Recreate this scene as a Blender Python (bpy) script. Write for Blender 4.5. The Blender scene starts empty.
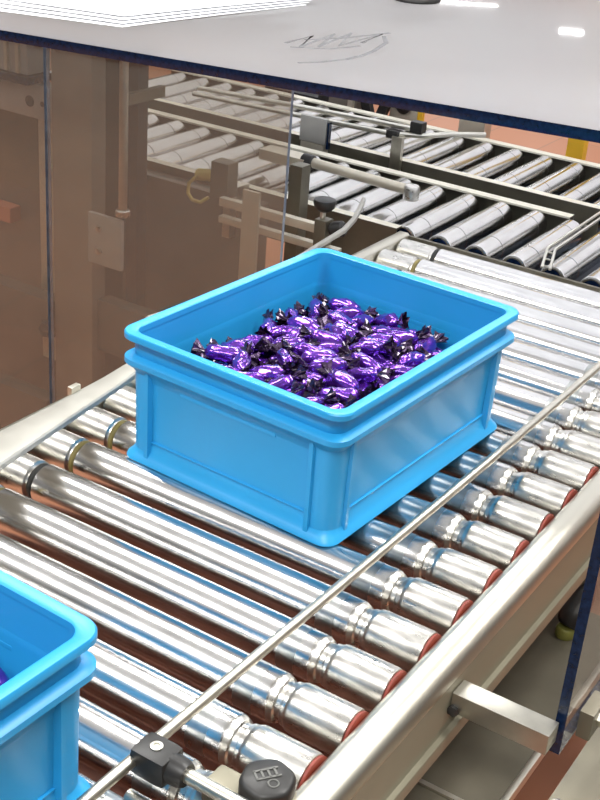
import bpy, bmesh, math, random
from mathutils import Vector, Matrix, noise
random.seed(7)
S = bpy.context.scene
COL = S.collection
PI = math.pi

# ------------------------------------------------------------------ materials
def mat(name):
    m = bpy.data.materials.new(name); m.use_nodes = True
    nt = m.node_tree
    return m, nt, nt.nodes['Principled BSDF']

def simple(name, col, rough=.5, metal=0., var=.08, scale=30., bump=0., coat=0., stretch=(1, 1, 1), rvar=.08):
    """procedural material: base colour broken up by noise, noisy roughness, optional bump"""
    m, nt, b = mat(name)
    N, L = nt.nodes, nt.links
    tc = N.new('ShaderNodeTexCoord'); mp = N.new('ShaderNodeMapping'); mp.inputs['Scale'].default_value = stretch
    L.new(tc.outputs['Object'], mp.inputs['Vector'])
    nz = N.new('ShaderNodeTexNoise'); nz.inputs['Scale'].default_value = scale; nz.inputs['Detail'].default_value = 4
    L.new(mp.outputs['Vector'], nz.inputs['Vector'])
    cr = N.new('ShaderNodeValToRGB')
    cr.color_ramp.elements[0].position = .3; cr.color_ramp.elements[1].position = .7
    cr.color_ramp.elements[0].color = tuple(max(0, c*(1-var)) for c in col) + (1,)
    cr.color_ramp.elements[1].color = tuple(min(1, c*(1+var)) for c in col) + (1,)
    L.new(nz.outputs['Fac'], cr.inputs['Fac']); L.new(cr.outputs['Color'], b.inputs['Base Color'])
    mr = N.new('ShaderNodeMapRange'); mr.inputs['To Min'].default_value = max(.02, rough-rvar); mr.inputs['To Max'].default_value = min(1, rough+rvar)
    L.new(nz.outputs['Fac'], mr.inputs['Value']); L.new(mr.outputs['Result'], b.inputs['Roughness'])
    b.inputs['Metallic'].default_value = metal
    b.inputs['Coat Weight'].default_value = coat
    b.inputs['Coat Roughness'].default_value = .08
    if bump:
        bp = N.new('ShaderNodeBump'); bp.inputs['Strength'].default_value = bump; bp.inputs['Distance'].default_value = .001
        L.new(nz.outputs['Fac'], bp.inputs['Height']); L.new(bp.outputs['Normal'], b.inputs['Normal'])
    return m

M = {}
M['roller'] = simple('polished_roller_steel', (.66, .65, .635), .22, 1, .09, 10, 0, stretch=(2, 9, 9), rvar=.06)
M['lane_steel'] = simple('lane_roller_steel', (.64, .635, .62), .2, 1, .08, 10, 0, stretch=(9, 2, 9), rvar=.06)
M['zinc'] = simple('worn_zinc_steel', (.64, .625, .585), .3, 1, .16, 40, .05, stretch=(1, 3, 3), rvar=.1)
M['band'] = simple('worn_grey_band', (.42, .43, .42), .3, 1, .1, 60)
M['steel'] = simple('brushed_stainless', (.66, .64, .57), .3, 1, .07, 60, .05, stretch=(1, .05, 1), rvar=.05)
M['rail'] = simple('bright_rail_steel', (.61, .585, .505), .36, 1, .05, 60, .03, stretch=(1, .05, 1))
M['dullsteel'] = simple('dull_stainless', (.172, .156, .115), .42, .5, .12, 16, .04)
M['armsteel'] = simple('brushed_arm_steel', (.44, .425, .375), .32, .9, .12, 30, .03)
M['cream'] = simple('lit_cream_flange_steel', (.86, .82, .68), .5, .3, .05, 30, .02)  # pale copy of the lane rail steel for tops coloured as lit
M['guide'] = simple('satin_guide_steel', (.48, .465, .42), .5, .7, .05, 40, .02)
M['sideface'] = simple('shade_toned_stainless', (.26, .24, .175), .42, .4, .08, 18, .03, stretch=(1, .1, 1))  # darker copy of the rail steel, shade put into its colour
M['beige'] = simple('beige_machine_steel', (.63, .58, .47), .45, .6, .08, 20, .03)
M['brownsteel'] = simple('brownish_machine_paint', (.19, .168, .14), .45, .35, .12, 12, .03)
M['postpaint'] = simple('taupe_post_paint', (.34, .29, .235), .45, .3, .1, 12, .03)
M['olivegrey'] = simple('dark_olive_grey_paint', (.10, .105, .08), .45, .3, .15, 12)
M['dark'] = simple('dark_machine_iron', (.035, .035, .035), .45, .3, .3, 30)
M['darkpan'] = simple('dark_blue_grey_pan', (.03, .04, .06), .5, .2, .2, 20)
M['blackplastic'] = simple('black_moulded_plastic', (.022, .021, .020), .42, 0, .25, 80, .15)
M['emblem'] = simple('grey_emblem_relief', (.13, .13, .12), .5, 0, .1, 50)
M['blue'] = simple('blue_crate_plastic', (.022, .335, .69), .38, 0, .035, 9, .04, rvar=.05)
M['red'] = simple('red_brown_end_cap', (.20, .030, .016), .5, 0, .2, 120)
M['olive'] = simple('olive_drive_ring', (.26, .21, .07), .45, 0, .2, 60)
M['rubber'] = simple('black_drive_ring', (.03, .03, .028), .5, 0, .2, 60)
M['navy'] = simple('navy_sheet_edge', (.004, .014, .045), .2, 0, .45, 160, 0)
M['paper'] = simple('white_paper', (.86, .87, .90), .6, 0, .02, 8)
M['yellow'] = simple('yellow_paint', (.80, .48, .03), .45, 0, .08, 20)
M['cable'] = simple('yellow_cable', (.62, .50, .16), .5, 0, .08, 20)
M['lime'] = simple('yellow_green_plastic', (.22, .22, .05), .45, 0, .1, 20)
M['orange'] = simple('salmon_orange_plastic', (.62, .22, .13), .5, 0, .06, 20)
M['plate'] = simple('pale_grey_plate', (.50, .49, .46), .5, .3, .05, 30)
M['ink'] = simple('grey_marker_ink', (.13, .13, .14), .9, 0, .3, 60)
M['gap_shade'] = simple('red_brown_floor_shade', (.21, .062, .03), .5, 0, .2, 12, .05)  # dark tone of the shaded floor seen between the rollers

def foil():
    m, nt, b = mat('purple_foil')
    N, L = nt.nodes, nt.links
    tc = N.new('ShaderNodeTexCoord')
    nz = N.new('ShaderNodeTexNoise'); nz.inputs['Scale'].default_value = 90; nz.inputs['Detail'].default_value = 3
    L.new(tc.outputs['Object'], nz.inputs['Vector'])
    cr = N.new('ShaderNodeValToRGB')
    cr.color_ramp.elements[0].color = (.035, .005, .17, 1); cr.color_ramp.elements[1].color = (.22, .045, .60, 1)
    L.new(nz.outputs['Fac'], cr.inputs['Fac']); L.new(cr.outputs['Color'], b.inputs['Base Color'])
    bp = N.new('ShaderNodeBump'); bp.inputs['Strength'].default_value = .45; bp.inputs['Distance'].default_value = .003
    L.new(nz.outputs['Fac'], bp.inputs['Height']); L.new(bp.outputs['Normal'], b.inputs['Normal'])
    b.inputs['Metallic'].default_value = .75; b.inputs['Roughness'].default_value = .2
    b.inputs['Coat Weight'].default_value = 1; b.inputs['Coat Roughness'].default_value = .06
    return m
M['foil'] = foil()
M['twist'] = simple('dark_twisted_wrapper', (.035, .016, .05), .22, .6, .9, 140, .5, coat=.8)

def sheet_glass(name, tint, haze, haze_col, edge_rough=.015, ior=1.5):
    """clear polycarbonate: see-through, mirror reflection growing with angle, slight surface haze"""
    m = bpy.data.materials.new(name); m.use_nodes = True
    nt = m.node_tree; N, L = nt.nodes, nt.links
    for n in list(N):
        if n.type != 'OUTPUT_MATERIAL': N.remove(n)
    out = [n for n in N if n.type == 'OUTPUT_MATERIAL'][0]
    tr = N.new('ShaderNodeBsdfTransparent'); tr.inputs['Color'].default_value = tint + (1,)
    gl = N.new('ShaderNodeBsdfGlossy'); gl.inputs['Roughness'].default_value = edge_rough
    df = N.new('ShaderNodeBsdfDiffuse'); df.inputs['Color'].default_value = haze_col + (1,)
    tc = N.new('ShaderNodeTexCoord'); nz = N.new('ShaderNodeTexNoise'); nz.inputs['Scale'].default_value = 5
    L.new(tc.outputs['Object'], nz.inputs['Vector'])
    mr = N.new('ShaderNodeMapRange'); mr.inputs['To Min'].default_value = haze*.7; mr.inputs['To Max'].default_value = haze*1.3
    L.new(nz.outputs['Fac'], mr.inputs['Value'])
    fr = N.new('ShaderNodeFresnel'); fr.inputs['IOR'].default_value = ior
    m1 = N.new('ShaderNodeMixShader'); m2 = N.new('ShaderNodeMixShader')
    L.new(mr.outputs['Result'], m1.inputs['Fac']); L.new(tr.outputs[0], m1.inputs[1]); L.new(df.outputs[0], m1.inputs[2])
    ge = N.new('ShaderNodeNewGeometry'); iv = N.new('ShaderNodeMath'); iv.operation = 'SUBTRACT'; iv.inputs[0].default_value = 1
    L.new(ge.outputs['Backfacing'], iv.inputs[1])
    fm = N.new('ShaderNodeMath'); fm.operation = 'MULTIPLY'; L.new(fr.outputs[0], fm.inputs[0]); L.new(iv.outputs[0], fm.inputs[1])
    L.new(fm.outputs[0], m2.inputs['Fac']); L.new(m1.outputs[0], m2.inputs[1]); L.new(gl.outputs[0], m2.inputs[2])
    L.new(m2.outputs[0], out.inputs['Surface'])
    return m
M['glass'] = sheet_glass('smoky_clear_panel', (.80, .79, .75), .13, (.36, .36, .325), ior=1.95)
M['glass_pink'] = sheet_glass('clear_guard_panel', (.84, .82, .80), .12, (.55, .45, .40))

def cover_mat():
    m = bpy.data.materials.new('hazy_cover_sheet'); m.use_nodes = True
    nt = m.node_tree; N, L = nt.nodes, nt.links
    b = N['Principled BSDF']; out = [n for n in N if n.type == 'OUTPUT_MATERIAL'][0]
    b.inputs['Base Color'].default_value = (.50, .485, .475, 1); b.inputs['Roughness'].default_value = .05
    b.inputs['Coat Weight'].default_value = .3; b.inputs['Coat Roughness'].default_value = .05
    tc = N.new('ShaderNodeTexCoord'); nz = N.new('ShaderNodeTexNoise'); nz.inputs['Scale'].default_value = 3
    L.new(tc.outputs['Object'], nz.inputs['Vector'])
    cr = N.new('ShaderNodeValToRGB'); cr.color_ramp.elements[0].color = (.40, .395, .395, 1); cr.color_ramp.elements[1].color = (.54, .535, .53, 1)
    L.new(nz.outputs['Fac'], cr.inputs['Fac']); L.new(cr.outputs['Color'], b.inputs['Base Color'])
    tl = N.new('ShaderNodeBsdfTranslucent'); tl.inputs['Color'].default_value = (.93, .95, 1, 1)
    tp = N.new('ShaderNodeBsdfTransparent'); tp.inputs['Color'].default_value = (.9, .92, .95, 1)
    mx = N.new('ShaderNodeMixShader'); mx.inputs['Fac'].default_value = .62
    L.new(b.outputs[0], mx.inputs[1]); L.new(tl.outputs[0], mx.inputs[2])
    m2 = N.new('ShaderNodeMixShader'); m2.inputs['Fac'].default_value = .2
    L.new(mx.outputs[0], m2.inputs[1]); L.new(tp.outputs[0], m2.inputs[2]); L.new(m2.outputs[0], out.inputs['Surface'])
    return m
M['cover'] = cover_mat()

def floor_mat():
    m, nt, b = mat('terracotta_floor')
    N, L = nt.nodes, nt.links
    tc = N.new('ShaderNodeTexCoord')
    br = N.new('ShaderNodeTexBrick'); br.offset = 0; br.inputs['Scale'].default_value = 1
    br.inputs['Brick Width'].default_value = .3; br.inputs['Row Height'].default_value = .3; br.inputs['Mortar Size'].default_value = .004
    br.inputs['Color1'].default_value = (.44, .185, .10, 1); br.inputs['Color2'].default_value = (.41, .17, .092, 1); br.inputs['Mortar'].default_value = (.30, .15, .09, 1)
    L.new(tc.outputs['Object'], br.inputs['Vector']); L.new(br.outputs['Color'], b.inputs['Base Color'])
    b.inputs['Roughness'].default_value = .35
    return m
M['floor'] = floor_mat()

# ------------------------------------------------------------------ mesh helpers
class MB:
    def __init__(s): s.bm = bmesh.new(); s.mi = 0
    def _new(s, vs):
        for v in vs:
            for f in v.link_faces: f.material_index = s.mi
    def box(s, a, b, rot=None, bev=0.):
        a, b = Vector(a), Vector(b); c = (a+b)/2; d = b-a
        mx = Matrix.Translation(c) @ (rot.to_4x4() if rot else Matrix()) @ Matrix.Diagonal((abs(d.x), abs(d.y), abs(d.z), 1))
        r = bmesh.ops.create_cube(s.bm, size=1, matrix=mx)
        s._new(r['verts'])
        if bev:
            es = list({e for v in r['verts'] for e in v.link_edges})
            bmesh.ops.bevel(s.bm, geom=es, offset=bev, segments=2, affect='EDGES', profile=.7)
        return s
    def obox(s, c, x, y, z, hx, hy, hz, bev=0.):
        """box given centre, three unit axes and half sizes"""
        R = Matrix((x, y, z)).transposed()
        mx = Matrix.Translation(Vector(c)) @ R.to_4x4() @ Matrix.Diagonal((2*hx, 2*hy, 2*hz, 1))
        r = bmesh.ops.create_cube(s.bm, size=1, matrix=mx); s._new(r['verts'])
        if bev:
            es = list({e for v in r['verts'] for e in v.link_edges})
            bmesh.ops.bevel(s.bm, geom=es, offset=bev, segments=2, affect='EDGES', profile=.7)
        return s
    def lathe(s, origin, axis, prof, n=32, cap=True, rfun=None):
        """prof: list of (t along axis, radius)"""
        ax = Vector(axis).normalized(); o = Vector(origin)
        u = ax.orthogonal().normalized(); w = ax.cross(u)
        rings = []
        for t, r in prof:
            ring = []
            for k in range(n):
                a = 2*PI*k/n; rr = r if rfun is None else r*rfun(a, t)
                ring.append(s.bm.verts.new(o + ax*t + (u*math.cos(a)+w*math.sin(a))*rr))
            rings.append(ring)
        fs = []
        for i in range(len(rings)-1):
            for k in range(n):
                fs.append(s.bm.faces.new((rings[i][k], rings[i][(k+1) % n], rings[i+1][(k+1) % n], rings[i+1][k])))
        if cap:
            fs.append(s.bm.faces.new(list(reversed(rings[0])))); fs.append(s.bm.faces.new(rings[-1]))
        for f in fs: f.material_index = s.mi; f.smooth = True
        return s
    def cyl(s, p, q, r, n=20):
        p, q = Vector(p), Vector(q); d = (q-p).length; b = min(r*.15, d*.2)
        return s.lathe(p, q-p, [(0, r-b), (b, r), (d-b, r), (d, r-b)], n)
    def tube(s, pts, r, n=14):
        pts = [Vector(p) for p in pts]; rings = []; u = None
        for i, p in enumerate(pts):
            d = (pts[min(i+1, len(pts)-1)]-pts[max(i-1, 0)]).normalized()
            u = d.orthogonal().normalized() if u is None else (u-d*u.dot(d)).normalized()
            w = d.cross(u)
            rings.append([s.bm.verts.new(p+(u*math.cos(2*PI*k/n)+w*math.sin(2*PI*k/n))*r) for k in range(n)])
        fs = []
        for i in range(len(rings)-1):
            for k in range(n):
                fs.append(s.bm.faces.new((rings[i][k], rings[i][(k+1) % n], rings[i+1][(k+1) % n], rings[i+1][k])))
        fs.append(s.bm.faces.new(list(reversed(rings[0])))); fs.append(s.bm.faces.new(rings[-1]))
        for f in fs: f.smooth = True; f.material_index = s.mi
        return s
    def loft(s, loops, closed_profile=False, cap0=False, cap1=False):
        rings = [[s.bm.verts.new(p) for p in lp] for lp in loops]; n = len(rings[0])
        m = len(rings)
        fs = []
        for i in range(m if closed_profile else m-1):
            A, B = rings[i], rings[(i+1) % m]
            for k in range(n):
                fs.append(s.bm.faces.new((A[k], A[(k+1) % n], B[(k+1) % n], B[k])))
        if cap0: fs.append(s.bm.faces.new(list(reversed(rings[0]))))
        if cap1: fs.append(s.bm.faces.new(rings[-1]))
        for f in fs: f.material_index = s.mi
        return s
    def prism(s, poly, axis, a, b):
        """poly: (u,v) points; axis 0 extrudes along x with (y,z) points, axis 1 along y with (x,z)"""
        def P(u, v, t): return (t, u, v) if axis == 0 else ((u, t, v) if axis == 1 else (u, v, t))
        A = [s.bm.verts.new(P(u, v, a)) for u, v in poly]; B = [s.bm.verts.new(P(u, v, b)) for u, v in poly]
        n = len(poly); fs = [s.bm.faces.new(A), s.bm.faces.new(list(reversed(B)))]
        for k in range(n): fs.append(s.bm.faces.new((A[k], B[k], B[(k+1) % n], A[(k+1) % n])))
        for f in fs: f.material_index = s.mi
        return s
    def build(s, name, m, parent=None, smooth=None, loc=None):
        bmesh.ops.recalc_face_normals(s.bm, faces=s.bm.faces)
        me = bpy.data.meshes.new(name); s.bm.to_mesh(me); s.bm.free()
        for x in (m if isinstance(m, (list, tuple)) else [m]): me.materials.append(x)
        if smooth is not None:
            for p in me.polygons: p.use_smooth = True
            me.set_sharp_from_angle(angle=math.radians(smooth))
        else:
            me.set_sharp_from_angle(angle=math.radians(40))
        o = bpy.data.objects.new(name, me); COL.objects.link(o)
        if parent: o.parent = parent
        if loc: o.location = loc
        return o

def tag(o, label, cat, group=None, kind=None):
    o['label'] = label; o['category'] = cat
    if group: o['group'] = group
    if kind: o['kind'] = kind
    return o
def thing(name, label, cat, loc=(0, 0, 0), rotz=0, group=None):
    o = bpy.data.objects.new(name, None); COL.objects.link(o)
    o.location = loc; o.rotation_euler = (0, 0, rotz); o.empty_display_size = .05
    return tag(o, label, cat, group)
def copy_tree(o, parent=None):
    c = o.copy(); COL.objects.link(c)
    if parent: c.parent = parent
    for ch in list(o.children): copy_tree(ch, c)
    return c
ORD = ['', 'first', 'second', 'third', 'fourth', 'fifth', 'sixth', 'seventh', 'eighth', 'ninth', 'tenth', 'eleventh', 'twelfth',
       'thirteenth', 'fourteenth', 'fifteenth', 'sixteenth', 'seventeenth', 'eighteenth', 'nineteenth', 'twentieth', 'twenty-first',
       'twenty-second', 'twenty-third', 'twenty-fourth', 'twenty-fifth']

FLOOR = -.75
# ------------------------------------------------------------------ setting
f = MB().box((-6, -3, FLOOR-.05), (5, 12, FLOOR)).build('floor', M['floor']); f['kind'] = 'structure'

# ------------------------------------------------------------------ main conveyor frame
cf = thing('conveyor_stand', 'stainless side frame and legs of the wide near roller conveyor', 'conveyor', (-.69, 1.2, FLOOR))
def rel(o, root):   # meshes are modelled in place: shift them under their root
    o.location = -Vector(root.location); return o
rp = [(-.386, -.068), (-.386, -.006), (-.382, -.001), (-.377, .0015), (-.366, .0015), (-.360, 0), (-.355, -.003), (-.351, -.008), (-.349, -.016), (-.349, -.066), (-.3475, -.069), (-.342, -.069), (-.341, -.071), (-.341, -.084), (-.346, -.084), (-.346, -.074), (-.376, -.074)]
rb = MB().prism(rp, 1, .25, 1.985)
for fc in rb.bm.faces: fc.material_index = 0 if fc.calc_center_median().z > -.014 and len(fc.verts) == 4 else 1  # highlight painted on the rail top, shade on the faces below
rel(rb.build('side_rail', [M['rail'], M['sideface']], cf, 50), cf)['label'] = 'right side rail with rounded top coloured as lit'
lp = [(-.998, -.075), (-.998, -.004), (-.994, 0), (-.972+.0, 0), (-.972, -.004), (-.990, -.006), (-.990, -.075)]
lp = [(-1.012, -.075), (-1.012, -.004), (-1.008, 0), (-.992, 0), (-.988, -.004), (-.988, -.075)]
rel(MB().prism(lp, 1, .25, 1.985).build('side_rail', M['rail'], cf, 50), cf)['label'] = 'left side rail behind the guide strip'
rel(MB().box((-1.01, 1.981, -.03), (-.35, 1.987, -.004)).build('end_strip', M['dullsteel'], cf), cf)
for x in (-.99, -.366):
    for y in (.30, 1.90):
        rel(MB().box((x-.02, y-.02, FLOOR), (x+.02, y+.02, -.073), bev=.002).build('leg', M['steel'], cf), cf)
rel(MB().box((-.985, .26, -.165), (-.40, 1.97, -.16)).build('gap_shade_sheet', M['gap_shade'], cf), cf)['label'] = 'added red-brown sheet darkening the gaps under the rollers'  # added sheet, stands in for shade on the floor below
for y in (.30, 1.90):
    rel(MB().box((-.971, y-.012, -.195), (-.385, y+.012, -.165)).build('crossbar', M['steel'], cf), cf)

# ------------------------------------------------------------------ main rollers
XL, XR = -.984, -.392
def roller_tube():
    r = .025; g = .0215
    prof = [(0, .022), (.001, r-.001), (.003, r)]
    gl = -.912-XL
    prof += [(gl-.007, r), (gl-.005, g+.001), (gl-.003, g), (gl+.003, g), (gl+.005, g+.001), (gl+.007, r)]
    gr = -.462-XL
    prof += [(gr-.049, r), (gr-.028, r), (gr-.014, r), (gr-.0115, r-.0005), (gr-.009, r-.0016), (gr-.006, g+.0008), (gr-.0045, g-.0012), (gr+.0005, g-.0012), (gr+.002, g+.0006), (gr+.006, g+.0012), (gr+.008, r-.0012), (gr+.010, r-.0003), (gr+.012, r)]
    E = XR-XL
    prof += [(E-.004, r), (E-.001, r-.0006), (E, .0225)]
    return prof
def make_roller(ring):
    t = thing('conveyor_roller', '', 'roller', (XL, 0, -.025))
    b = MB(); pr = roller_tube()
    gl, gr, E = -.912-XL, -.462-XL, XR-XL
    b.lathe((0, 0, 0), (1, 0, 0), pr, 64)
    for fc in b.bm.faces:
        x = fc.calc_center_median().x
        fc.material_index = 1 if (x > gr-.012 or x < gl) else (2 if gr-.049 < x < gr-.028 else 0)
    b.build('roller_tube', [M['roller'], M['zinc'], M['band']], t, 18)
    MB().lathe((E+.0002, 0, 0), (1, 0, 0), [(0, .0238), (.0025, .0238), (.0035, .0225), (.0035, .0075)], 40).build('end_cap', M['red'], t)['label'] = 'red-brown end cap'
    MB().lathe((gl-.0035, 0, 0), (1, 0, 0), [(0, .0212), (.0012, .0232), (.0035, .0238), (.0058, .0232), (.007, .0212)], 40).build('groove_ring', M[ring], t)
    MB().lathe((-.006, 0, 0), (1, 0, 0), [(0, .0055), (E+.014, .0055)], 6).build('axle', M['dullsteel'], t)
    return t
Y0, P = .7225, .0722
protoA, protoB = make_roller('rubber'), make_roller('olive')
first = {id(protoA): True, id(protoB): True}
for i in range(-5, 18):
    pr = protoB if i in (-3, 0, 2, 4, 5, 8, 11, 13, 16) else protoA
    if first[id(pr)]: o = pr; first[id(pr)] = False
    else: o = copy_tree(pr)
    y = Y0+P*i
    o.location = (XL, y, -.025); o.rotation_euler = (random.uniform(0, 6.28), 0, 0)
    o['group'] = 'long steel rollers of the near conveyor'
    if i < -1:
        lab = f'long roller beneath the cropped near crate, {ORD[-1-i]} one nearer than the black knob'
    elif i <= 1:
        lab = f'long roller between the two crates, {ORD[i+2]} one counted from the black knob'
    elif 1.0 <= y <= 1.42:
        lab = f'long roller passing beneath the full crate, {ORD[i+2]} one counted from the black knob'
    elif y > 1.42:
        lab = f'long roller beyond the full crate, {ORD[18-i]} one from the crossing lanes'
    else:
        lab = f'long roller just before the full crate, {ORD[i+2]} one counted from the black knob'
    o['label'] = lab

# ------------------------------------------------------------------ crossing lanes at the back
def lane(name, label, y0, y1, x0, x1n, x1f, front_from=None):
    t = thing(name, label, 'conveyor', ((x0+x1n)/2, (y0+y1)/2, FLOOR))
    m = MB().prism([(y0-.014, -.09), (y0-.014, 0), (y0+.008, 0), (y0+.008, -.003), (y0-.010, -.003), (y0-.010, -.09)], 0, x0, x1n)
    for fc in m.bm.faces: fc.material_index = 0 if fc.calc_center_median().z > -.002 else 1  # one rail, top coloured as lit and the rest as shaded
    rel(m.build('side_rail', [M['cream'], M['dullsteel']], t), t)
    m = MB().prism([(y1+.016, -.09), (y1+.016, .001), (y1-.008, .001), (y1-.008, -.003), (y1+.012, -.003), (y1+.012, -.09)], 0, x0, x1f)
    for fc in m.bm.faces: fc.material_index = 0 if fc.calc_center_median().z > -.002 else 1  # same lit top and shaded faces painted on the back rail
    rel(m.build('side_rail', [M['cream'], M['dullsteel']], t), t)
    rel(MB().box((x0, y0+.002, -.088), (-.46, y1+(.086 if y1 < 2.4 else -.002), -.082)).build('under_pan', M['darkpan'], t), t)['label'] = 'dark pan under the rollers'
    for x in (x0+.05, (x0+x1n)/2, x1n-.03):
        for y in (y0-.002, y1+.002):
            rel(MB().box((x-.02, y-.018 if y == y0-.002 else y-.0, FLOOR), (x+.02, y if y == y0-.002 else y+.018, -.088), bev=.002).build('leg', M['steel'], t), t)
    return t
LX0 = -2.12
nl = lane('lane_stand', 'steel side rails and legs of the nearer crossing roller lane', 2.005, 2.305, LX0, -1.02, -.80)
fl = lane('lane_stand', 'steel side rails and legs of the farther crossing roller lane', 2.412, 2.70, LX0, -.775, -.45)
# dark channel face with bolts along the farther lane's front rail
for k in range(14):
    x = -.80-.085*k
    rel(MB().lathe((x, 2.3985, -.045), (0, -1, 0), [(0, .008), (.003, .008), (.004, .006)], 6).build('rail_bolt', M['zinc'], fl), fl)
rel(MB().box((LX0, 2.3985-.0005, -.118), (-.775, 2.402, -.092)).build('lower_flange', M['dullsteel'], fl), fl)

def pix(x, y, z):      # column of the photograph a point falls in
    v = Vector((x, y, z-.7559))
    return 300+1257.66*v.dot(Vector((.8351, .5452, .0729)))/v.dot(Vector((-.46, .7649, -.4509)))
def make_lane_roller(length):
    t = thing('lane_roller', '', 'roller', (0, 0, 0))
    r = .025; L = length
    def ring(c): return [(c-.0016, r), (c-.0012, r-.0014), (c+.0012, r-.0014), (c+.0016, r)]
    prof = [(0, .021), (.0015, r-.001), (.003, r)] + ring(L*.24) + ring(L*.84) + [(L-.003, r), (L-.0015, r-.001), (L, .021)]
    MB().lathe((0, 0, 0), (0, 1, 0), prof, 56).build('roller_tube', M['lane_steel'], t, 18)
    MB().lathe((0, -.001, 0), (0, 1, 0), [(0, .0185), (.0012, .0185)], 32).build('end_cap', M['navy'], t)['label'] = 'dark end cap'
    MB().lathe((0, -.010, 0), (0, 1, 0), [(0, .0055), (L+.02, .0055)], 6).build('axle', M['dullsteel'], t)
    return t
for yn, ys, ye, nm, x_hi, lane_w in ((0, 2.016, 2.292, 'nearer', -.50, 0), (1, 2.424, 2.688, 'farther', -.49, 1)):
    pr = make_lane_roller(ye-ys); used = False; k = 0
    vis = sorted([x for x in [-.941+.075*j for j in range(-15, 7)] if x <= x_hi], reverse=True)
    inside = [x for x in vis if min(pix(x, ys, 0), pix(x, ye, 0)) < 598 and pix(x, (ys+ye)/2, 0) >= 290]
    behind = [x for x in vis if pix(x, (ys+ye)/2, 0) < 290]
    for n, x in enumerate(vis):
        o = pr if not used else copy_tree(pr); used = True
        o.location = (x, ys, -.025); o.rotation_euler = (0, random.uniform(0, 6.28), 0)
        o['group'] = f'short rollers of the {nm} crossing lane'
        if x in inside:
            o['label'] = f'short steel roller of the {nm} crossing lane, {ORD[inside.index(x)+1]} one from the right photo edge'
        elif x in behind:
            o['label'] = f'short roller of the {nm} crossing lane, {ORD[behind.index(x)+1]} one left of the panel edge'
        else:
            o['label'] = f'short roller of the {nm} crossing lane, {ORD[n+1]} one at its cropped right end'

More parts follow.
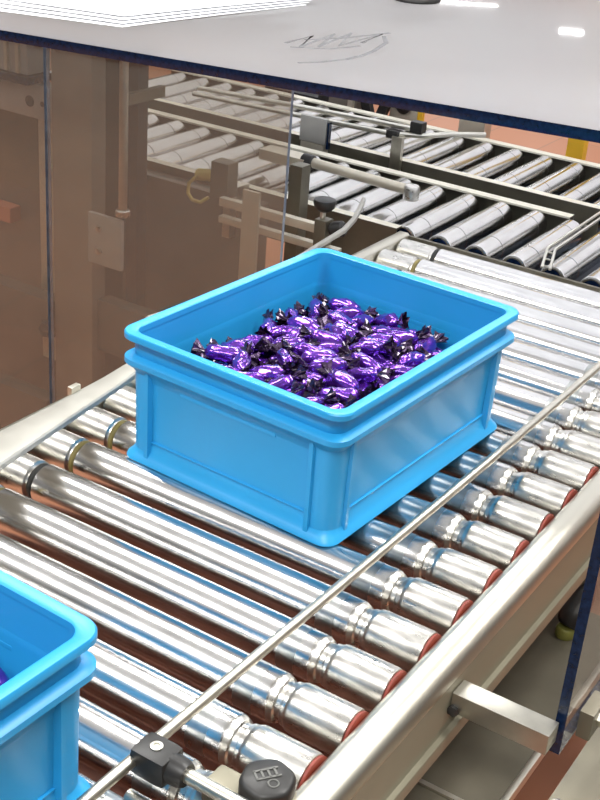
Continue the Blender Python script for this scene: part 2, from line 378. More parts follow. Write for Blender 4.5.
# ------------------------------------------------------------------ crates
def rr(hx, hy, r, z, n=8):
    pts = []
    for cx, cy, a0 in ((hx-r, hy-r, 0), (-(hx-r), hy-r, 90), (-(hx-r), -(hy-r), 180), (hx-r, -(hy-r), 270)):
        for k in range(n+1):
            a = math.radians(a0+90*k/n); pts.append((cx+r*math.cos(a), cy+r*math.sin(a), z))
    return pts
CX, CY, CH = .1575, .203, .165
def make_crate(label, loc, rz):
    t = thing('plastic_crate', label, 'crate', loc, rz, 'blue plastic crates on the near conveyor')
    def lp(d, z, r=None): return rr(CX-d, CY-d, max(.004, (.024-d) if r is None else r), z)
    # body: outer wall, inner wall and floor, one shell
    b = MB()
    prof = [(.0145, .0025), (.0165, .012), (.0150, .060), (.0130, .1215), (.0105, .128), (.0095, .157), (.0125, .1575), (.0130, .157), (.0165, .060), (.0195, .010), (.024, .007)]
    b.loft([lp(d, z, .018) for d, z in prof], cap0=True, cap1=True)
    b.build('body', M['blue'], t, 35)
    b = MB()
    prof = [(.0097, .1565), (.002, .1560), (.0003, .1575), (.0003, .1632), (.0015, .1650), (.0115, .1650), (.0135, .1638), (.0138, .1570)]
    b.loft([lp(d, z, .021-d*.4) for d, z in prof], closed_profile=True)
    b.build('rim', M['blue'], t, 35)
    b = MB()
    prof = [(.0100, .1365), (.0040, .1350), (.0008, .1325), (.0006, .1265), (.0022, .1245), (.0075, .1195), (.0118, .1120), (.0140, .104), (.0150, .1200)]
    b.loft([lp(d, z, .021-d*.3) for d, z in prof], closed_profile=True)
    b.build('stacking_ridge', M['blue'], t, 35)
    b = MB()
    prof = [(.0175, .0360), (.0148, .0240), (.0125, .0150), (.0085, .0080), (.0050, .0045), (.0040, .0015), (.0055, 0), (.0190, 0)]
    b.loft([lp(d, z, .020-d*.3) for d, z in prof], closed_profile=True)
    b.build('foot_flange', M['blue'], t, 35)
    # vertical ribs near each corner, recess frame around each side panel
    def rib(c, ax, sgn):
        b = MB(); w = .0045
        if ax == 0:   # on a long-x side (faces +-y)
            y = (CY-.0160)*sgn; yt = (CY-.0132)*sgn; yo = (CY-.0070)*sgn; yb = (CY-.0085)*sgn
            b.loft([[(c-w, y, .006), (c+w, y, .006), (c+w, yt, .125), (c-w, yt, .125)], [(c-w*.6, yb, .008), (c+w*.6, yb, .008), (c+w*.6, yo, .125), (c-w*.6, yo, .125)]], cap0=True, cap1=True)
        else:
            x = (CX-.0160)*sgn; xt = (CX-.0132)*sgn; xo = (CX-.0070)*sgn; xb = (CX-.0085)*sgn
            b.loft([[(x, c-w, .006), (x, c+w, .006), (xt, c+w, .125), (xt, c-w, .125)], [(xb, c-w*.6, .008), (xb, c+w*.6, .008), (xo, c+w*.6, .125), (xo, c-w*.6, .125)]], cap0=True, cap1=True)
        b.build('rib', M['blue'], t)
    for s in (-1, 1):
        for c in (-.117, .117): rib(c, 0, s)
        for c in (-.161, .161): rib(c, 1, s)
    # raised corner shields between the two ribs of each corner
    for sx in (-1, 1):
        for sy in (-1, 1):
            b = MB()
            def shield(d, z):
                o = []
                hx, hy, r = CX-d, CY-d, .018
                o.append((sx*.121, sy*hy, z))
                for k in range(7):
                    a = math.radians(90-15*k); o.append((sx*(hx-r+r*math.cos(a)), sy*(hy-r+r*math.sin(a)), z))
                o.append((sx*hx, sy*.165, z))
                return o
            def ring(d, z, th): return shield(d, z) + list(reversed(shield(d+th, z)))
            b.loft([ring(.0120, .010, .0045), ring(.0115, .060, .0035), ring(.0105, .120, .0028)], cap0=True, cap1=True)
            b.build('corner_shield', M['blue'], t, 35)
    # sunken label holder on the front, thin line above the base
    for s in (-1, 1):
        MB().box((-.070, s*(CY-.0136)-.0014, .104), (.066, s*(CY-.0136)+.0014, .109), bev=.0006).build('label_ledge', M['blue'], t)
        MB().box((-.113, s*(CY-.0150)-.0016, .0275), (.113, s*(CY-.0150)+.0016, .0295), bev=.0006).build('base_ledge', M['blue'], t)
        MB().box((s*(CX-.0150)-.0016, -.157, .0275), (s*(CX-.0150)+.0016, .157, .0295), bev=.0006).build('base_ledge', M['blue'], t)
    return t
C1 = (-.692, 1.206, 0); R1 = -.053
C2 = (-.669, .391, 0); R2 = -.035
make_crate('blue plastic crate heaped with purple sweets in the middle of the rollers', C1, R1)
make_crate('blue plastic crate cut off by the photo at the lower left', C2, R2)

# ------------------------------------------------------------------ wrapped sweets
def sweet_body(seed):
    b = MB(); n = 20; L = .0225
    prof = []
    for k in range(13):
        t = -1+2*k/12
        e = (1-abs(t)**3.2)**.5 if abs(t) < 1 else 0
        prof.append((L*t, max(.0028, .0105*e)))
    b.lathe((0, 0, 0), (1, 0, 0), prof, n)
    for v in b.bm.verts:
        q = v.co.copy()
        d = noise.noise(Vector((q.x*55, q.y*210, q.z*210))+Vector((seed*7.3, 0, 0)))*.0038 + noise.noise(q*300+Vector((0, seed*3.1, 0)))*.0010
        rad = Vector((0, q.y, q.z))
        if rad.length > .003: v.co += rad.normalized()*d
        v.co.z *= .85
    bmesh.ops.recalc_face_normals(b.bm, faces=b.bm.faces)
    me = bpy.data.meshes.new('sweet_body'); b.bm.to_mesh(me); b.bm.free(); me.materials.append(M['foil']); return me
def sweet_twist(seed):
    b = MB(); n = 16; prof = [(0, .0026), (.002, .0024), (.006, .0050), (.011, .0085), (.0145, .0105)]
    def rf(a, t): return 1+.35*math.sin(a*6+seed+t*90)*min(1, t/.006)
    b.lathe((0, 0, 0), (1, 0, 0), prof, n, cap=False, rfun=rf)
    for v in b.bm.verts:
        v.co.z *= .62; v.co.x += noise.noise(v.co*200+Vector((seed, 0, 0)))*.002*(v.co.x/.01)
    for fc in b.bm.faces: fc.smooth = False
    me = bpy.data.meshes.new('twisted_end'); b.bm.to_mesh(me); b.bm.free(); me.materials.append(M['twist']); return me
SB = [sweet_body(s) for s in range(4)]; ST = [sweet_twist(s) for s in range(3)]
def put_sweet(pos, yaw, pitch, roll, sc, label, group):
    o = bpy.data.objects.new('wrapped_sweet', random.choice(SB)); COL.objects.link(o)
    o.location = pos; o.rotation_euler = (roll, pitch, yaw); o.scale = (sc, sc, sc)
    tag(o, label, 'sweet', group)
    for s in (1, -1):
        e = bpy.data.objects.new('twisted_end', random.choice(ST)); COL.objects.link(e); e.parent = o
        e.location = (.0213*s, 0, 0); e.rotation_euler = (random.uniform(0, 3), random.uniform(-.35, .35), (0 if s > 0 else PI)+random.uniform(-.4, .4))
        e['label'] = 'dark twisted wrapper end'
import numpy as np
def fill(c, rz, zf, layers, label, group):
    """lay sweets in rough layers, push overlapping ones apart, then place them"""
    ca, sa = math.cos(rz), math.sin(rz); it = []
    for li, (dz, nx, ny, off) in enumerate(layers):
        for iy in range(ny):
            for ix in range(nx):
                hx, hy = .106, .157
                x = -hx + 2*hx*(ix+(.25 if iy % 2 else -.25)+off*.5)/(nx-1) + random.uniform(-.006, .006)
                y = -hy + 2*hy*(iy+off*.5)/(ny-1) + random.uniform(-.006, .006)
                yaw = random.gauss(.35, .55) if random.random() < .7 else random.uniform(0, PI)
                it.append([x, y, zf(max(-hx, min(hx, x)), max(-hy, min(hy, y)))+dz+random.uniform(-.004, .006), yaw, random.gauss(0, .16), random.uniform(.98, 1.12)])
    a = np.array(it); n = len(a); sc = a[:, 5]
    ax = np.stack([np.cos(a[:, 3])*np.cos(a[:, 4]), np.sin(a[:, 3])*np.cos(a[:, 4]), -np.sin(a[:, 4])], 1)
    off = np.array([-.029, -.013, 0, .013, .029]); rad = np.array([.0055, .0092, .0100, .0092, .0055])
    idx = np.repeat(np.arange(n), 5); R_ = (rad[None]*sc[:, None]).ravel()
    p = a[:, :3].copy()
    mx_ = .137-(.034*np.abs(ax[:, 0])+.011)*sc; my_ = .183-(.034*np.abs(ax[:, 1])+.011)*sc
    ztop = np.array([zf(max(-.106, min(.106, q[0])), max(-.157, min(.157, q[1]))) for q in p])+.004
    p[:, 0] = np.clip(p[:, 0], -mx_, mx_); p[:, 1] = np.clip(p[:, 1], -my_, my_)
    for step in range(90):
        q = (p[:, None, :]+ax[:, None, :]*(off[None, :, None]*sc[:, None, None])).reshape(-1, 3)
        d = q[:, None, :]-q[None, :, :]; L_ = np.sqrt((d**2).sum(2))+1e-6
        ov = R_[:, None]+R_[None, :]-L_; ov[idx[:, None] == idx[None, :]] = 0; ov[ov < 0] = 0
        push = (d/L_[:, :, None]*ov[:, :, None]).sum(1)
        mv = np.zeros_like(p); np.add.at(mv, idx, push); mv *= .16
        mv[:, 2] = np.where(mv[:, 2] > 0, mv[:, 2]*.6, mv[:, 2])
        p += np.clip(mv, -.004, .004)
        p[:, 0] = np.clip(p[:, 0], -mx_, mx_); p[:, 1] = np.clip(p[:, 1], -my_, my_)
        p[:, 2] = np.clip(p[:, 2], .022, ztop)
    for k in range(n):
        x, y, z = p[k]
        put_sweet((c[0]+ca*x-sa*y, c[1]+sa*x+ca*y, c[2]+z), a[k, 3]+rz, a[k, 4], random.uniform(0, 6.28), sc[k], label, group)
def heap(x, y): return .103-.045*x-.03*y+.010*math.exp(-((x/.08)**2+((y-.02)/.11)**2))+.004*noise.noise(Vector((x*30, y*30, 0)))
fill(C1, R1, heap, [(.002, 7, 15, 0), (-.012, 6, 14, .9), (-.028, 6, 13, .2)], 'purple foil sweet with dark twisted ends heaped in the full crate', 'purple sweets in the full crate')
fill(C2, R2, lambda x, y: .095, [(0, 5, 10, 0)], 'purple foil sweet inside the cropped near crate', 'purple sweets in the cropped crate')

# ------------------------------------------------------------------ guide rails on the near conveyor
o = MB().tube([(-.487, .40, .04), (-.485, .60, .04), (-.480, .90, .04), (-.473, 1.30, .04), (-.471, 1.60, .04), (-.470, 1.98, .04)], .0052).build('guide_rail', M['rail'])
tag(o, 'thin round steel guide rod running the length of the near conveyor', 'guide rail')
DX = .010
cl = thing('rail_clamp', 'black clamp block with cross rod and round black knob at the near rail', 'clamp', (-.39, .648, 0))
def cpart(m, name, mt, smooth=None, parent=cl):
    o = m.build(name, mt, parent, smooth)
    if parent is cl: rel(o, cl)
    return o
m = MB().box((-.488, .592, .027), (-.453, .621, .053), bev=.007)
m.lathe((-.456, .607, .040), (1, 0, 0), [(0, .013), (.012, .012), (.016, .010)], 20)
cpart(m, 'clamp_block', M['blackplastic'], 50)
sc = MB().lathe((-.471, .607, .0528), (0, 0, 1), [(0, .0052), (.0014, .0052), (.0016, .003), (.0004, .0026)], 24)
cpart(sc, 'socket_screw', M['steel'])
cpart(MB().cyl((-.445, .6075, .040), (-.365, .6075, .040), .0062), 'cross_rod', M['rail'])
cpart(MB().cyl((-.482, .585, .012), (-.372, .585, .012), .0062), 'cross_rod', M['rail'])
cpart(MB().box((-.437, .622, .003), (-.403, .650, .024), bev=.004), 'bracket_block', M['sideface'])
cpart(MB().box((-.403, .575, .002), (-.372, .665, .020), bev=.003), 'bracket_plate', M['steel'])
def lobes(a, t): return 1+.03*math.cos(6*a)
kx, ky = -.386, .640
kn = MB().lathe((kx, ky, .024), (0, 0, 1), [(0, .016), (.002, .0205), (.006, .0222), (.018, .0222), (.0205, .0212), (.022, .0185), (.0222, .001)], 56, rfun=lobes)
knob = cpart(kn, 'knob', M['blackplastic'], 45)
cpart(MB().cyl((kx, ky, .005), (kx, ky, .026), .006), 'knob_stem', M['steel'])
# raised emblem on the knob: a ladder of strokes with a small ring
em = MB()
zt = .0464
ux, uy = Vector((.6, .8, 0)), Vector((.8, -.6, 0))
for t in (-.0095, -.004, .0015, .007): em.obox((kx+ux.x*t-.002, ky+ux.y*t+.002, zt), uy, ux, Vector((0, 0, -1)), .0045, .0009, .0006)
em.obox((kx-.002-uy.x*.0045, ky+.002-uy.y*.0045, zt), ux, uy, Vector((0, 0, 1)), .0105, .0009, .0006)
em.obox((kx-.002+uy.x*.0045, ky+.002+uy.y*.0045, zt), ux, uy, Vector((0, 0, 1)), .0105, .0009, .0006)
rc = Vector((kx+.008, ky-.004, zt))
em.tube([rc+Vector((.0042*math.cos(a*PI/8), .0042*math.sin(a*PI/8), 0)) for a in range(17)], .0008, 8)
eo = em.build('emblem', M['emblem'], knob)

# flat tapered guide plate on the left with its bent far end
prof = [(.50, -.936, -.852, .047), (.70, -.940, -.872, .047), (.85, -.942, -.888, .047), (.98, -.944, -.905, .047), (1.09, -.948, -.919, .047), (1.20, -.957, -.938, .048),
        (1.32, -.969, -.957, .049), (1.43, -.980, -.971, .050), (1.60, -1.003, -.996, .050), (1.70, -1.013, -1.006, .051), (1.79, -1.021, -1.013, .052), (1.84, -1.030, -1.022, .058),
        (1.875, -1.040, -1.032, .068), (1.897, -1.047, -1.039, .076)]
m = MB(); rings = []
for y, xo, xi, z in prof:
    rings.append([m.bm.verts.new(q) for q in ((xo, y, z-.001), (xo+.0015, y, z), (xi-.002, y, z), (xi, y, z-.002), (xi, y, z-.008), (xi-.0035, y, z-.008), (xi-.0035, y, z-.004), (xo, y, z-.004))])
for i in range(len(rings)-1):
    for k in range(8): m.bm.faces.new((rings[i][k], rings[i][(k+1) % 8], rings[i+1][(k+1) % 8], rings[i+1][k]))
m.bm.faces.new(rings[0]); m.bm.faces.new(list(reversed(rings[-1])))
gs = thing('guide_strip', 'flat steel guide strip left of the full crate, far end bent outward', 'guide rail', (-.99, .72, 0))
rel(m.build('plate', M['guide'], gs, 40), gs)
rel(MB().box((-1.008, .700, .0005), (-.992, .740, .043), bev=.001).build('bracket', M['steel'], gs), gs)
rel(MB().box((-.992, .710, .036), (-.930, .730, .0428)).build('bracket_arm', M['steel'], gs), gs)
rel(MB().box((-.953, 1.030, .038), (-.9455, 1.046, .054), bev=.0008).build('tab', M['rail'], gs), gs)

# ------------------------------------------------------------------ smoky panels on the left, cover sheet on top
A = Vector((-1.58, 1.553, .320)); B = Vector((-.547, 1.630, .347))
D = (B-A).normalized(); UP = Vector((0, 0, 1)); BACK = UP.cross(D).normalized(); NZ = D.cross(BACK).normalized()
cs = MB()
cs.mi = 0
p0 = A-D*.75; ln = (B-A).length+.75+.95; dp = 1.95; th = .017
cc = p0+D*ln/2+BACK*dp/2-NZ*th/2
cs.obox(cc, D, BACK, NZ, ln/2, dp/2, th/2, bev=.0012)
for fc in cs.bm.faces: fc.material_index = 0 if abs(fc.normal.dot(NZ)) > .9 else 1
co = cs.build('cover_sheet', [M['cover'], M['navy']])
tag(co, 'pale hazy cover sheet with navy edge spanning over the conveyors', 'cover')
# faint marker scribble lying on the sheet
def on_cover(x, y, dz=0):
    q = Vector((x, y, 0)); u = (q-Vector((A.x, A.y, 0)))
    t = u.dot(Vector((D.x, D.y, 0)))/Vector((D.x, D.y, 0)).length_squared
    return Vector((x, y, A.z+D.z*t+dz))
sk = MB()
def stroke(pts, r=.0022):
    sk.tube([on_cover(x, y, .0002) for x, y in pts], r, 6)
for L_ in ([(-1.185, 1.826), (-1.189, 1.917), (-1.148, 1.815), (-1.172, 1.966), (-1.127, 1.839), (-1.156, 1.998), (-1.108, 1.873), (-1.114, 2.033), (-1.094, 1.929)],
           [(-1.077, 1.701), (-1.055, 1.735), (-1.039, 1.785), (-1.036, 1.83), (-1.043, 1.88), (-1.065, 1.961), (-1.101, 2.018)],
           [(-1.177, 1.875), (-1.139, 1.946), (-1.109, 2.053)], [(-1.159, 1.802), (-1.104, 1.839), (-1.082, 1.902)]):
    stroke(L_, .0045)
for v in sk.bm.verts:
    base = on_cover(v.co.x, v.co.y); v.co.z = base.z+.0001+max(0, v.co.z-base.z)*.08
sk.build('marker_scribble', M['ink'], co)['label'] = 'grey marker scribble'

def panel(x_right, length, name, label, ztop, zbot, off, mtl, seam=True):
    m = MB()
    base = A+D*((x_right-A.x)/D.x)+BACK*off
    dh = Vector((D.x, D.y, 0)).normalized(); bk = Vector((-dh.y, dh.x, 0))
    c = base-dh*length/2+Vector((0, 0, 0)); c.z = (ztop+zbot)/2
    m.obox(c, dh, bk, UP, length/2, .004, (ztop-zbot)/2)
    for fc in m.bm.faces: fc.material_index = 0 if abs(fc.normal.dot(bk)) > .9 else 1
    o = m.build(name, [mtl, M['glass_edge']])
    tag(o, label, 'panel', 'smoky clear panels under the cover')
    return o
M['glass_edge'] = simple('grey_blue_sheet_edge', (.16, .19, .24), .2, 0, .2, 60)
panel(-1.022, .468, 'clear_panel', 'large smoky clear panel hanging under the cover left of the crate', .318, -.60, .012, M['glass'])
panel(-1.493, .62, 'clear_panel', 'smoky clear panel at the far left edge with a dark navy side', .304, -.60, .010, M['glass'])
def ony(p, y): pass

# papers on the cover
pg = 'papers on the cover sheet'
labs = ['white paper sheet, lowest of the stack on the cover', 'white paper sheet second from the bottom of the cover stack', 'white paper sheet third from the bottom of the cover stack', 'white paper sheet on top of the stack on the cover']
for k in range(4):
    m = MB()
    # corner nearest the camera and the two edge directions
    c0 = Vector((-1.457-.010*k, 1.722+.014*k, 0))
    d1 = Vector((.17+.02*k, 1, 0)).normalized(); d2 = Vector((-1, -.18+.02*k, 0)).normalized()
    nu, nv = 12, 8; grid = []
    for a in range(nu+1):
        row = []
        for b in range(nv+1):
            u, v = a/nu, b/nv
            q = c0+d1*(.475*u)+d2*(.36*v)
            lift = .0034*k+.0016+.005*max(0, math.sin(u*PI*1.1))*(v*.6+.2)+.003*math.sin(v*5)**2*u
            row.append(on_cover(q.x, q.y, lift))
        grid.append(row)
    top = [[m.bm.verts.new(p) for p in r] for r in grid]
    bot = [[m.bm.verts.new(p-Vector((0, 0, .0009))) for p in r] for r in grid]
    for a in range(nu):
        for b in range(nv):
            m.bm.faces.new((top[a][b], top[a+1][b], top[a+1][b+1], top[a][b+1])); m.bm.faces.new((bot[a][b], bot[a][b+1], bot[a+1][b+1], bot[a+1][b]))
    for a in range(nu):
        m.bm.faces.new((top[a][0], bot[a][0], bot[a+1][0], top[a+1][0])); m.bm.faces.new((top[a][nv], top[a+1][nv], bot[a+1][nv], bot[a][nv]))
    for b in range(nv):
        m.bm.faces.new((top[0][b], top[0][b+1], bot[0][b+1], bot[0][b])); m.bm.faces.new((top[nu][b], bot[nu][b], bot[nu][b+1], top[nu][b+1]))
    o = m.build('paper_sheet', M['paper'], None, 60); tag(o, labs[k], 'paper', pg)
# dark round base of something standing on the cover at the top edge
q = on_cover(-1.262, 2.436)
m = MB().lathe(q, (0, 0, 1), [(.0005, .05), (.004, .052), (.012, .050), (.02, .04), (.05, .036), (.06, .03)], 32)
tag(m.build('black_pot', M['blackplastic']), 'black round object standing on the cover at the top edge', 'pot')

# ------------------------------------------------------------------ machine behind the smoky panel
def top(m, name, mt, label, cat, smooth=None, group=None):
    return tag(m.build(name, mt, None, smooth), label, cat, group)
top(MB().box((-1.651, 1.75, FLOOR), (-1.551, 1.79, .300), bev=.003), 'machine_post', M['postpaint'], 'broad brown upright post behind the smoky panel', 'post')
top(MB().box((-1.628, 1.86, FLOOR), (-1.565, 1.90, .285), bev=.003), 'machine_column', M['olivegrey'], 'dull grey column right behind the broad brown post', 'post')
hp = thing('vertical_pipe', 'thin pale vertical rod behind the smoky panel', 'pipe', (-1.474, 1.75, -.02))
rel(MB().cyl((-1.474, 1.75, -.024), (-1.474, 1.75, .305), .0085).build('rod', M['steel'], hp), hp)
rel(MB().cyl((-1.474, 1.75, -.030), (-1.474, 1.75, -.016), .014).build('collar', M['zinc'], hp), hp)
rel(MB().box((-1.480, 1.758, .18), (-1.468, 1.862, .20)).build('bracket', M['dullsteel'], hp), hp)
top(MB().box((-1.508, 1.80, -.42), (-1.482, 1.83, .285), bev=.003), 'machine_column', M['dark'], 'dark upright bar beside the thin vertical rod', 'post')
bp = thing('bolted_plate', 'pale bracket plate with two bolts right of the broad post', 'plate', (-1.5, 1.735, -.13))
rel(MB().box((-1.551, 1.738, -.137), (-1.468, 1.748, -.035), bev=.004).build('plate', M['plate'], bp), bp)
for zx in (-.062, -.108): rel(MB().lathe((-1.522, 1.738, zx), (0, -1, 0), [(0, .007), (.005, .007), (.006, .005)], 6).build('bolt', M['zinc'], bp), bp)
pc = thing('pneumatic_cylinder', 'ribbed pale cylinder body in the upper left corner behind the panel', 'cylinder', (-1.78, 1.80, .18))
m = MB().box((-1.86, 1.775, .182), (-1.735, 1.84, .300), bev=.006)
rel(m.build('barrel', M['plate'], pc), pc)
for k in range(4): rel(MB().box((-1.85+.03*k, 1.768, .185), (-1.842+.03*k, 1.778, .297)).build('fin', M['beige'], pc), pc)
rel(MB().box((-1.868, 1.765, .166), (-1.728, 1.85, .181), bev=.003).build('end_cap', M['navy'], pc), pc)
sp = thing('slotted_plate', 'wide grey machine plate with two round holes below the ribbed cylinder', 'plate', (-1.75, 1.79, .12))
rel(MB().box((-1.90, 1.790, .098), (-1.658, 1.83, .165), bev=.003).build('plate', M['plate'], sp), sp)
for x, r in ((-1.745, .011), (-1.712, .005)): rel(MB().lathe((x, 1.790, .130), (0, -1, 0), [(0, r), (.0012, r), (.0012, r*.7), (.0002, r*.7)], 20).build('hole_ring', M['dark'], sp), sp)
top(MB().box((-1.735, 1.80, -.42), (-1.668, 1.84, .096), bev=.003), 'machine_column', M['beige'], 'grey-beige column under the plate with two holes', 'post')
top(MB().box((-1.92, 1.83, -.07), (-1.755, 1.949, .094), bev=.006), 'valve_block', M['dullsteel'], 'dull steel block left of the grey-beige column', 'block')
top(MB().lathe((-1.70, 1.80, .0), (0, -1, 0), [(0, .013), (.012, .013), (.016, .009), (.018, .005)], 20), 'shiny_bolt', M['rail'], 'shiny round bolt head on the grey-beige column', 'bolt')
top(MB().box((-1.90, 1.745, -.335), (-1.653, 1.785, -.255), bev=.003), 'machine_beam', M['brownsteel'], 'brown horizontal beam left of the broad post', 'beam')
top(MB().box((-1.549, 1.765, -.335), (-1.27, 1.80, -.225), bev=.003), 'machine_beam', M['brownsteel'], 'brown horizontal beam between the broad post and the crate', 'beam')
top(MB().box((-1.90, 1.72, -.60), (-1.652, 1.76, -.47), bev=.003), 'machine_beam', M['brownsteel'], 'lowest brown beam at the far left behind the panel', 'beam')
top(MB().lathe((-1.649, 1.725, -.305), (0, 0, 1), [(-.018, .004), (-.014, .012), (0, .018), (.014, .012), (.018, .004)], 20), 'round_knob', M['blackplastic'], 'black ball knob on the left edge of the broad post', 'knob')
top(MB().box((-2.01, 1.915, -.200), (-1.935, 1.949, -.165), bev=.004), 'orange_block', M['orange'], 'small salmon orange piece at the left photo edge', 'block')
top(MB().box((-2.3, 1.95, FLOOR), (-1.30, 1.985, -.015), bev=.003), 'machine_cabinet', M['brownsteel'], 'brown machine cabinet wall low behind the smoky panel', 'cabinet')
bx = thing('sensor_unit', 'small grey sensor box with yellow cable behind the smoky panel', 'sensor', (-1.36, 1.92, .03))
rel(MB().box((-1.384, 1.90, -.002), (-1.343, 1.935, .068), bev=.004).build('housing', M['dullsteel'], bx), bx)
rel(MB().cyl((-1.425, 1.915, .028), (-1.386, 1.915, .034), .012).build('connector', M['cable'], bx), bx)
rel(MB().tube([(-1.42, 1.905, .028), (-1.434, 1.90, .012), (-1.436, 1.90, -.008), (-1.425, 1.90, -.02), (-1.405, 1.90, -.02), (-1.39, 1.905, -.008)], .0035, 10).build('cable', M['cable'], bx), bx)
rel(MB().box((-1.372, 1.93, -.09), (-1.354, 1.991, .01)).build('mount', M['steel'], bx), bx)
bk = thing('clip_bracket', 'small pale and black clip just behind the full crate at the panel', 'bracket', (-1.23, 1.60, -.115))
rel(MB().box((-1.262, 1.560, -.145), (-1.257, 1.572, -.113)).build('end_leg', M['rail'], bk), bk)
rel(MB().tube([(-1.259, 1.565, -.114), (-1.20, 1.566, -.081)], .003, 8).build('bar', M['cream'], bk), bk)
rel(MB().tube([(-1.255, 1.570, -.128), (-1.20, 1.570, -.093)], .006, 8).build('seal', M['blackplastic'], bk), bk)

# ------------------------------------------------------------------ bits between panel and lanes
top(MB().box((-1.205, 1.90, -.40), (-1.178, 1.93, .10), bev=.002), 'support_post', M['dullsteel'], 'narrow dark post right of the panel edge', 'post')
top(MB().box((-1.180, 1.715, -.16), (-1.145, 1.722, .10), bev=.003), 'rounded_plate', M['beige'], 'beige rounded plate right beside the panel edge', 'plate')
hb = thing('guide_holder', 'steel block with black knob on top and two bars behind the crate', 'clamp', (-1.077, 1.82, .02))
rel(MB().box((-1.089, 1.81, -.004), (-1.065, 1.835, .046), bev=.002).build('block', M['dullsteel'], hb), hb)
rel(MB().box((-1.30, 1.815, .018), (-1.089, 1.83, .034), bev=.002).build('bar', M['beige'], hb), hb)
rel(MB().box((-1.30, 1.815, -.014), (-1.040, 1.83, -.001), bev=.002).build('bar', M['beige'], hb), hb)
rel(MB().cyl((-1.080, 1.822, .046), (-1.080, 1.822, .062), .005).build('stem', M['steel'], hb), hb)
rel(MB().lathe((-1.078, 1.822, .060), (0, 0, 1), [(0, .010), (.003, .014), (.007, .018), (.016, .0205), (.021, .019), (.023, .012)], 28).build('knob', M['blackplastic'], hb), hb)
rel(MB().lathe((-1.063, 1.822, .028), (1, .1, .35), [(0, .007), (.004, .013), (.012, .015), (.026, .014), (.030, .010)], 24).build('side_knob', M['blackplastic'], hb), hb)
# near-lane guide tube
gt = thing('guide_tube', 'pale round guide tube over the nearer lane with black end', 'guide rail', (-1.2, 2.1, .04))
rel(MB().cyl((-1.284, 2.10, .046), (-1.045, 2.10, .040), .0105).build('tube', M['beige'], gt), gt)
rel(MB().cyl((-1.302, 2.10, .046), (-1.276, 2.10, .046), .015).build('end_cap', M['blackplastic'], gt), gt)
rel(MB().lathe((-1.052, 2.10, .034), (0, 0, 1), [(-.012, .012), (-.010, .0155), (.014, .0155), (.017, .013)], 24).build('end_boss', M['zinc'], gt), gt)
rel(MB().box((-1.40, 2.085, .03), (-1.29, 2.13, .052), bev=.003).build('flange', M['beige'], gt), gt)
rel(MB().box((-1.34, 2.11, -.004), (-1.305, 2.128, .034)).build('mount', M['dullsteel'], gt), gt)
# far guide rods
gr_ = thing('guide_rods', 'pair of thin guide rods joined by a loop over the farther lane', 'guide rail', (-1.35, 2.41, .05))
rel(MB().tube([(-1.80, 2.41, .050), (-1.53, 2.41, .061), (-1.23, 2.41, .0695), (-1.20, 2.41, .072)], .006).build('rod', M['steel'], gr_), gr_)
rel(MB().tube([(-1.80, 2.39, .040), (-1.53, 2.395, .045), (-1.27, 2.395, .053), (-1.195, 2.41, .060), (-1.16, 2.47, .060), (-1.11, 2.54, .056)], .006).build('rod', M['steel'], gr_), gr_)
rel(MB().box((-1.225, 2.40, .064), (-1.196, 2.425, .088), bev=.004).build('clamp', M['blackplastic'], gr_), gr_)
rel(MB().box((-1.275, 2.388, .044), (-1.245, 2.412, .062), bev=.003).build('clamp', M['blackplastic'], gr_), gr_)
rel(MB().box((-1.258, 2.385, -.06), (-1.232, 2.397, .052), bev=.002).build('upright', M['steel'], gr_), gr_)
sb = thing('sensor_plate', 'square grey plate on a steel foot behind the near lane tube', 'sensor', (-1.45, 2.38, 0))
rel(MB().box((-1.487, 2.375, -.002), (-1.418, 2.385, .056), bev=.002).build('plate', M['plate'], sb), sb)
rel(MB().box((-1.483, 2.375, -.06), (-1.422, 2.398, -.003), bev=.002).build('foot', M['beige'], sb), sb)
rel(MB().box((-1.416, 2.376, -.01), (-1.411, 2.386, .05)).build('edge_seal', M['navy'], sb), sb)
# right wire loop
wl = MB()
wl.tube([(-.722, 1.975, .008), (-.7325, 2.016, .030), (-.737, 2.279, .030), (-.74, 2.40, .030)], .0028, 8)
wl.tube([(-.707, 1.975, .008), (-.719, 2.018, .030), (-.724, 2.279, .030), (-.727, 2.40, .030)], .0028, 8)
for k in range(3):
    y = 1.980+.014*k; z = .010+.0076*k
    wl.tube([(-.7235-.004*k, y, z), (-.709-.004*k, y, z)], .0018, 8)
wl.tube([(-.740, 2.398, .030), (-.727, 2.398, .030)], .0028, 8)
top(wl, 'wire_guide', M['steel'], 'thin double wire guide over the nearer lane at the right edge', 'guide rail')

# beyond the lanes, under the cover
top(MB().box((-1.292, 2.79, FLOOR), (-1.222, 2.83, .31), bev=.003), 'cover_post', M['beige'], 'grey-beige post behind the farther lane, left of the yellow post', 'post')
top(MB().box((-1.028, 2.84, FLOOR), (-.986, 2.87, .31), bev=.003), 'yellow_post', M['yellow'], 'yellow post behind the farther lane', 'post')
top(MB().box((-1.90, 2.84, -.055), (-1.68, 2.87, -.028), bev=.003), 'dark_bar', M['dark'], 'dark horizontal bar beyond the farther lane next to the panel edge', 'bar')
mb = thing('drive_unit', 'dark and steel drive unit beyond the farther lane', 'machine', (-1.6, 2.85, FLOOR))
rel(MB().box((-1.705, 2.80, -.20), (-1.672, 2.86, .06), bev=.003).build('dark_block', M['dark'], mb), mb)
rel(MB().box((-1.672, 2.80, FLOOR), (-1.588, 2.86, .10), bev=.003).build('housing', M['brownsteel'], mb), mb)
rel(MB().box((-1.610, 2.792, -.20), (-1.594, 2.80, .09)).build('seam', M['beige'], mb), mb)
rel(MB().obox((-1.572, 2.83, -.02), Vector((.94, 0, .34)), Vector((0, 1, 0)), Vector((-.34, 0, .94)), .012, .01, .11).build('strut', M['dark'], mb), mb)
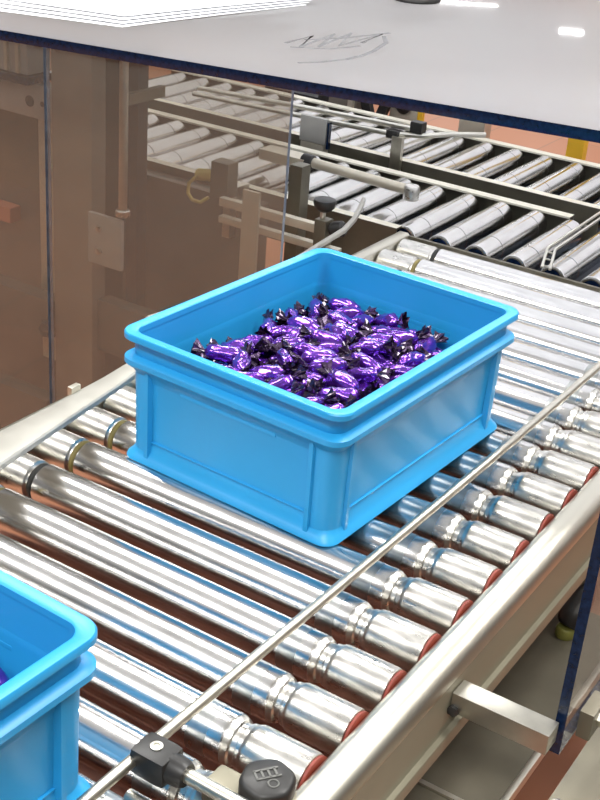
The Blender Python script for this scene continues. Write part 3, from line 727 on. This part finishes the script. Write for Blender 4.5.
rel(MB().obox((-1.525, 2.83, -.02), Vector((.94, 0, -.34)), Vector((0, 1, 0)), Vector((.34, 0, .94)), .012, .01, .11).build('strut', M['dark'], mb), mb)
rel(MB().box((-1.512, 2.84, FLOOR), (-1.432, 2.86, .12), bev=.003).build('plate', M['beige'], mb), mb)
rel(MB().lathe((-1.472, 2.84, .0), (0, -1, 0), [(0, .020), (.006, .020), (.010, .015), (.010, .008), (.004, .007)], 24).build('bolt', M['dark'], mb), mb)
rel(MB().box((-1.432, 2.842, -.15), (-1.420, 2.858, .12)).build('yellow_edge', M['yellow'], mb), mb)

# ------------------------------------------------------------------ right foreground: arm, guard panel, plates
ar = thing('bracket_arm', 'square steel arm sticking out from the right side rail', 'bracket', (-.349, .915, -.043))
rel(MB().box((-.348, .906, -.050), (-.248, .931, -.027), bev=.0015).build('arm', M['armsteel'], ar), ar)
rel(MB().lathe((-.344, .906, -.046), (0, -1, 0), [(0, .006), (.004, .006), (.005, .004)], 6).build('bolt', M['dark'], ar), ar)
gp = thing('guard_panel', 'upright clear guard panel with navy edge at the right border', 'panel', (-.244, 1.1, -.07))
m = MB().box((-.254, .938, -.070), (-.244, 1.75, .30))
for fc in m.bm.faces: fc.material_index = 0 if abs(fc.calc_center_median().x+.249) > .004 else 1
rel(m.build('pane', [M['glass_pink'], M['navy']], gp), gp)
rel(MB().box((-.243, .975, -.072), (-.228, 1.015, -.040), bev=.003).build('mount_block', M['dullsteel'], gp), gp)
rel(MB().lathe((-.228, .995, -.055), (1, 0, 0), [(0, .008), (.006, .008), (.007, .006)], 6).build('bolt', M['rail'], gp), gp)
lpz = thing('floor_plate', 'grey stainless plate with one bolt in the lower right corner', 'plate', (-.15, .95, -.13))
rel(MB().box((-.243, .70, -.135), (.05, 1.25, -.12), bev=.002).build('plate', M['dullsteel'], lpz), lpz)
rel(MB().lathe((-.232, .925, -.12), (0, 0, 1), [(0, .008), (.005, .008), (.006, .006)], 6).build('bolt', M['zinc'], lpz), lpz)
for x, y in ((-.02, .75), (-.02, 1.2)): rel(MB().box((x-.02, y-.02, FLOOR), (x+.02, y+.02, -.134)).build('leg', M['steel'], lpz), lpz)
tr = thing('drip_tray', 'wide dull stainless tray below the right side rail', 'tray', (-.4, 1.1, -.2))
rel(MB().box((-.48, .35, -.206), (-.300, 1.87, -.20)).build('tray_sheet', M['dullsteel'], tr), tr)
rel(MB().box((-.304, .35, -.206), (-.296, 1.87, -.192), bev=.002).build('edge_lip', M['rail'], tr), tr)
rel(MB().box((-.48, .95, -.1995), (-.33, .956, -.1965)).build('seam', M['rail'], tr), tr)
for y in (.38, 1.85): rel(MB().box((-.47, y-.015, FLOOR), (-.44, y+.015, -.205)).build('leg', M['steel'], tr), tr)
kb = thing('levelling_handle', 'black handle on a yellow-green base beside the guard panel', 'handle', (-.362, 1.295, -.2))
rel(MB().lathe((-.362, 1.295, -.200), (0, 0, 1), [(0, .012), (.003, .013), (.012, .012), (.014, .010)], 24).build('base', M['lime'], kb), kb)
rel(MB().lathe((-.362, 1.297, -.187), (.15, .6, .72), [(0, .012), (.006, .017), (.02, .018), (.045, .014), (.062, .008), (.068, .003)], 24).build('grip', M['blackplastic'], kb), kb)

# ------------------------------------------------------------------ light
w = bpy.data.worlds.new('hall'); S.world = w; w.use_nodes = True
N, L = w.node_tree.nodes, w.node_tree.links
bg = N['Background']; tc = N.new('ShaderNodeTexCoord'); sx = N.new('ShaderNodeSeparateXYZ'); cr = N.new('ShaderNodeValToRGB')
L.new(tc.outputs['Generated'], sx.inputs[0])
mr = N.new('ShaderNodeMapRange'); mr.inputs['From Min'].default_value = -1; mr.inputs['From Max'].default_value = 1
L.new(sx.outputs['Z'], mr.inputs['Value']); L.new(mr.outputs['Result'], cr.inputs['Fac'])
e = cr.color_ramp.elements
e[0].position = .46; e[0].color = (.07, .055, .045, 1)
e[1].position = 1.0; e[1].color = (1.0, 1.0, 1.0, 1)
x = e.new(.53); x.color = (.20, .19, .18, 1)
x = e.new(.70); x.color = (.36, .355, .35, 1)
L.new(cr.outputs['Color'], bg.inputs['Color']); bg.inputs['Strength'].default_value = .72

def lamp(loc, sx, sy, power, col=(1, .985, .955), rz=0):
    l = bpy.data.lights.new('ceiling_lamp', 'AREA'); l.shape = 'RECTANGLE'; l.size = sx; l.size_y = sy; l.energy = power; l.color = col
    o = bpy.data.objects.new('ceiling_lamp', l); COL.objects.link(o); o.location = loc; o.rotation_euler = (0, 0, rz)
    return o
for y in (-.9, 1.9, 4.6):
    for xx in (-2.3, .5):   # rows of ceiling lamps
        lamp((xx, y, 2.6), 1.5, .55, 80)
lamp((-4.93, 12.9, 2.6), .26, .6, 22, rz=.36)
lamp((-8.16, 17.0, 2.6), .9, .6, 50, rz=.43)

# ------------------------------------------------------------------ camera
cam = bpy.data.cameras.new('camera'); co_ = bpy.data.objects.new('camera', cam); COL.objects.link(co_)
Rt, Dn, Fw = Vector((.8351, .5452, .0729)), Vector((.3016, -.3431, -.8896)), Vector((-.46, .7649, -.4509))
mx = Matrix((Rt.normalized(), (-Dn).normalized(), (-Fw).normalized())).transposed().to_4x4()
mx.translation = Vector((0, 0, .7559))
co_.matrix_world = mx
cam.sensor_fit = 'AUTO'; cam.sensor_width = 36; cam.lens = 1257.66/800*36; cam.clip_start = .02
S.camera = co_
S.view_settings.view_transform = 'Standard'; S.view_settings.look = 'None'; S.view_settings.gamma = 1
S.view_settings.use_curve_mapping = False; S.view_settings.exposure = 0.0
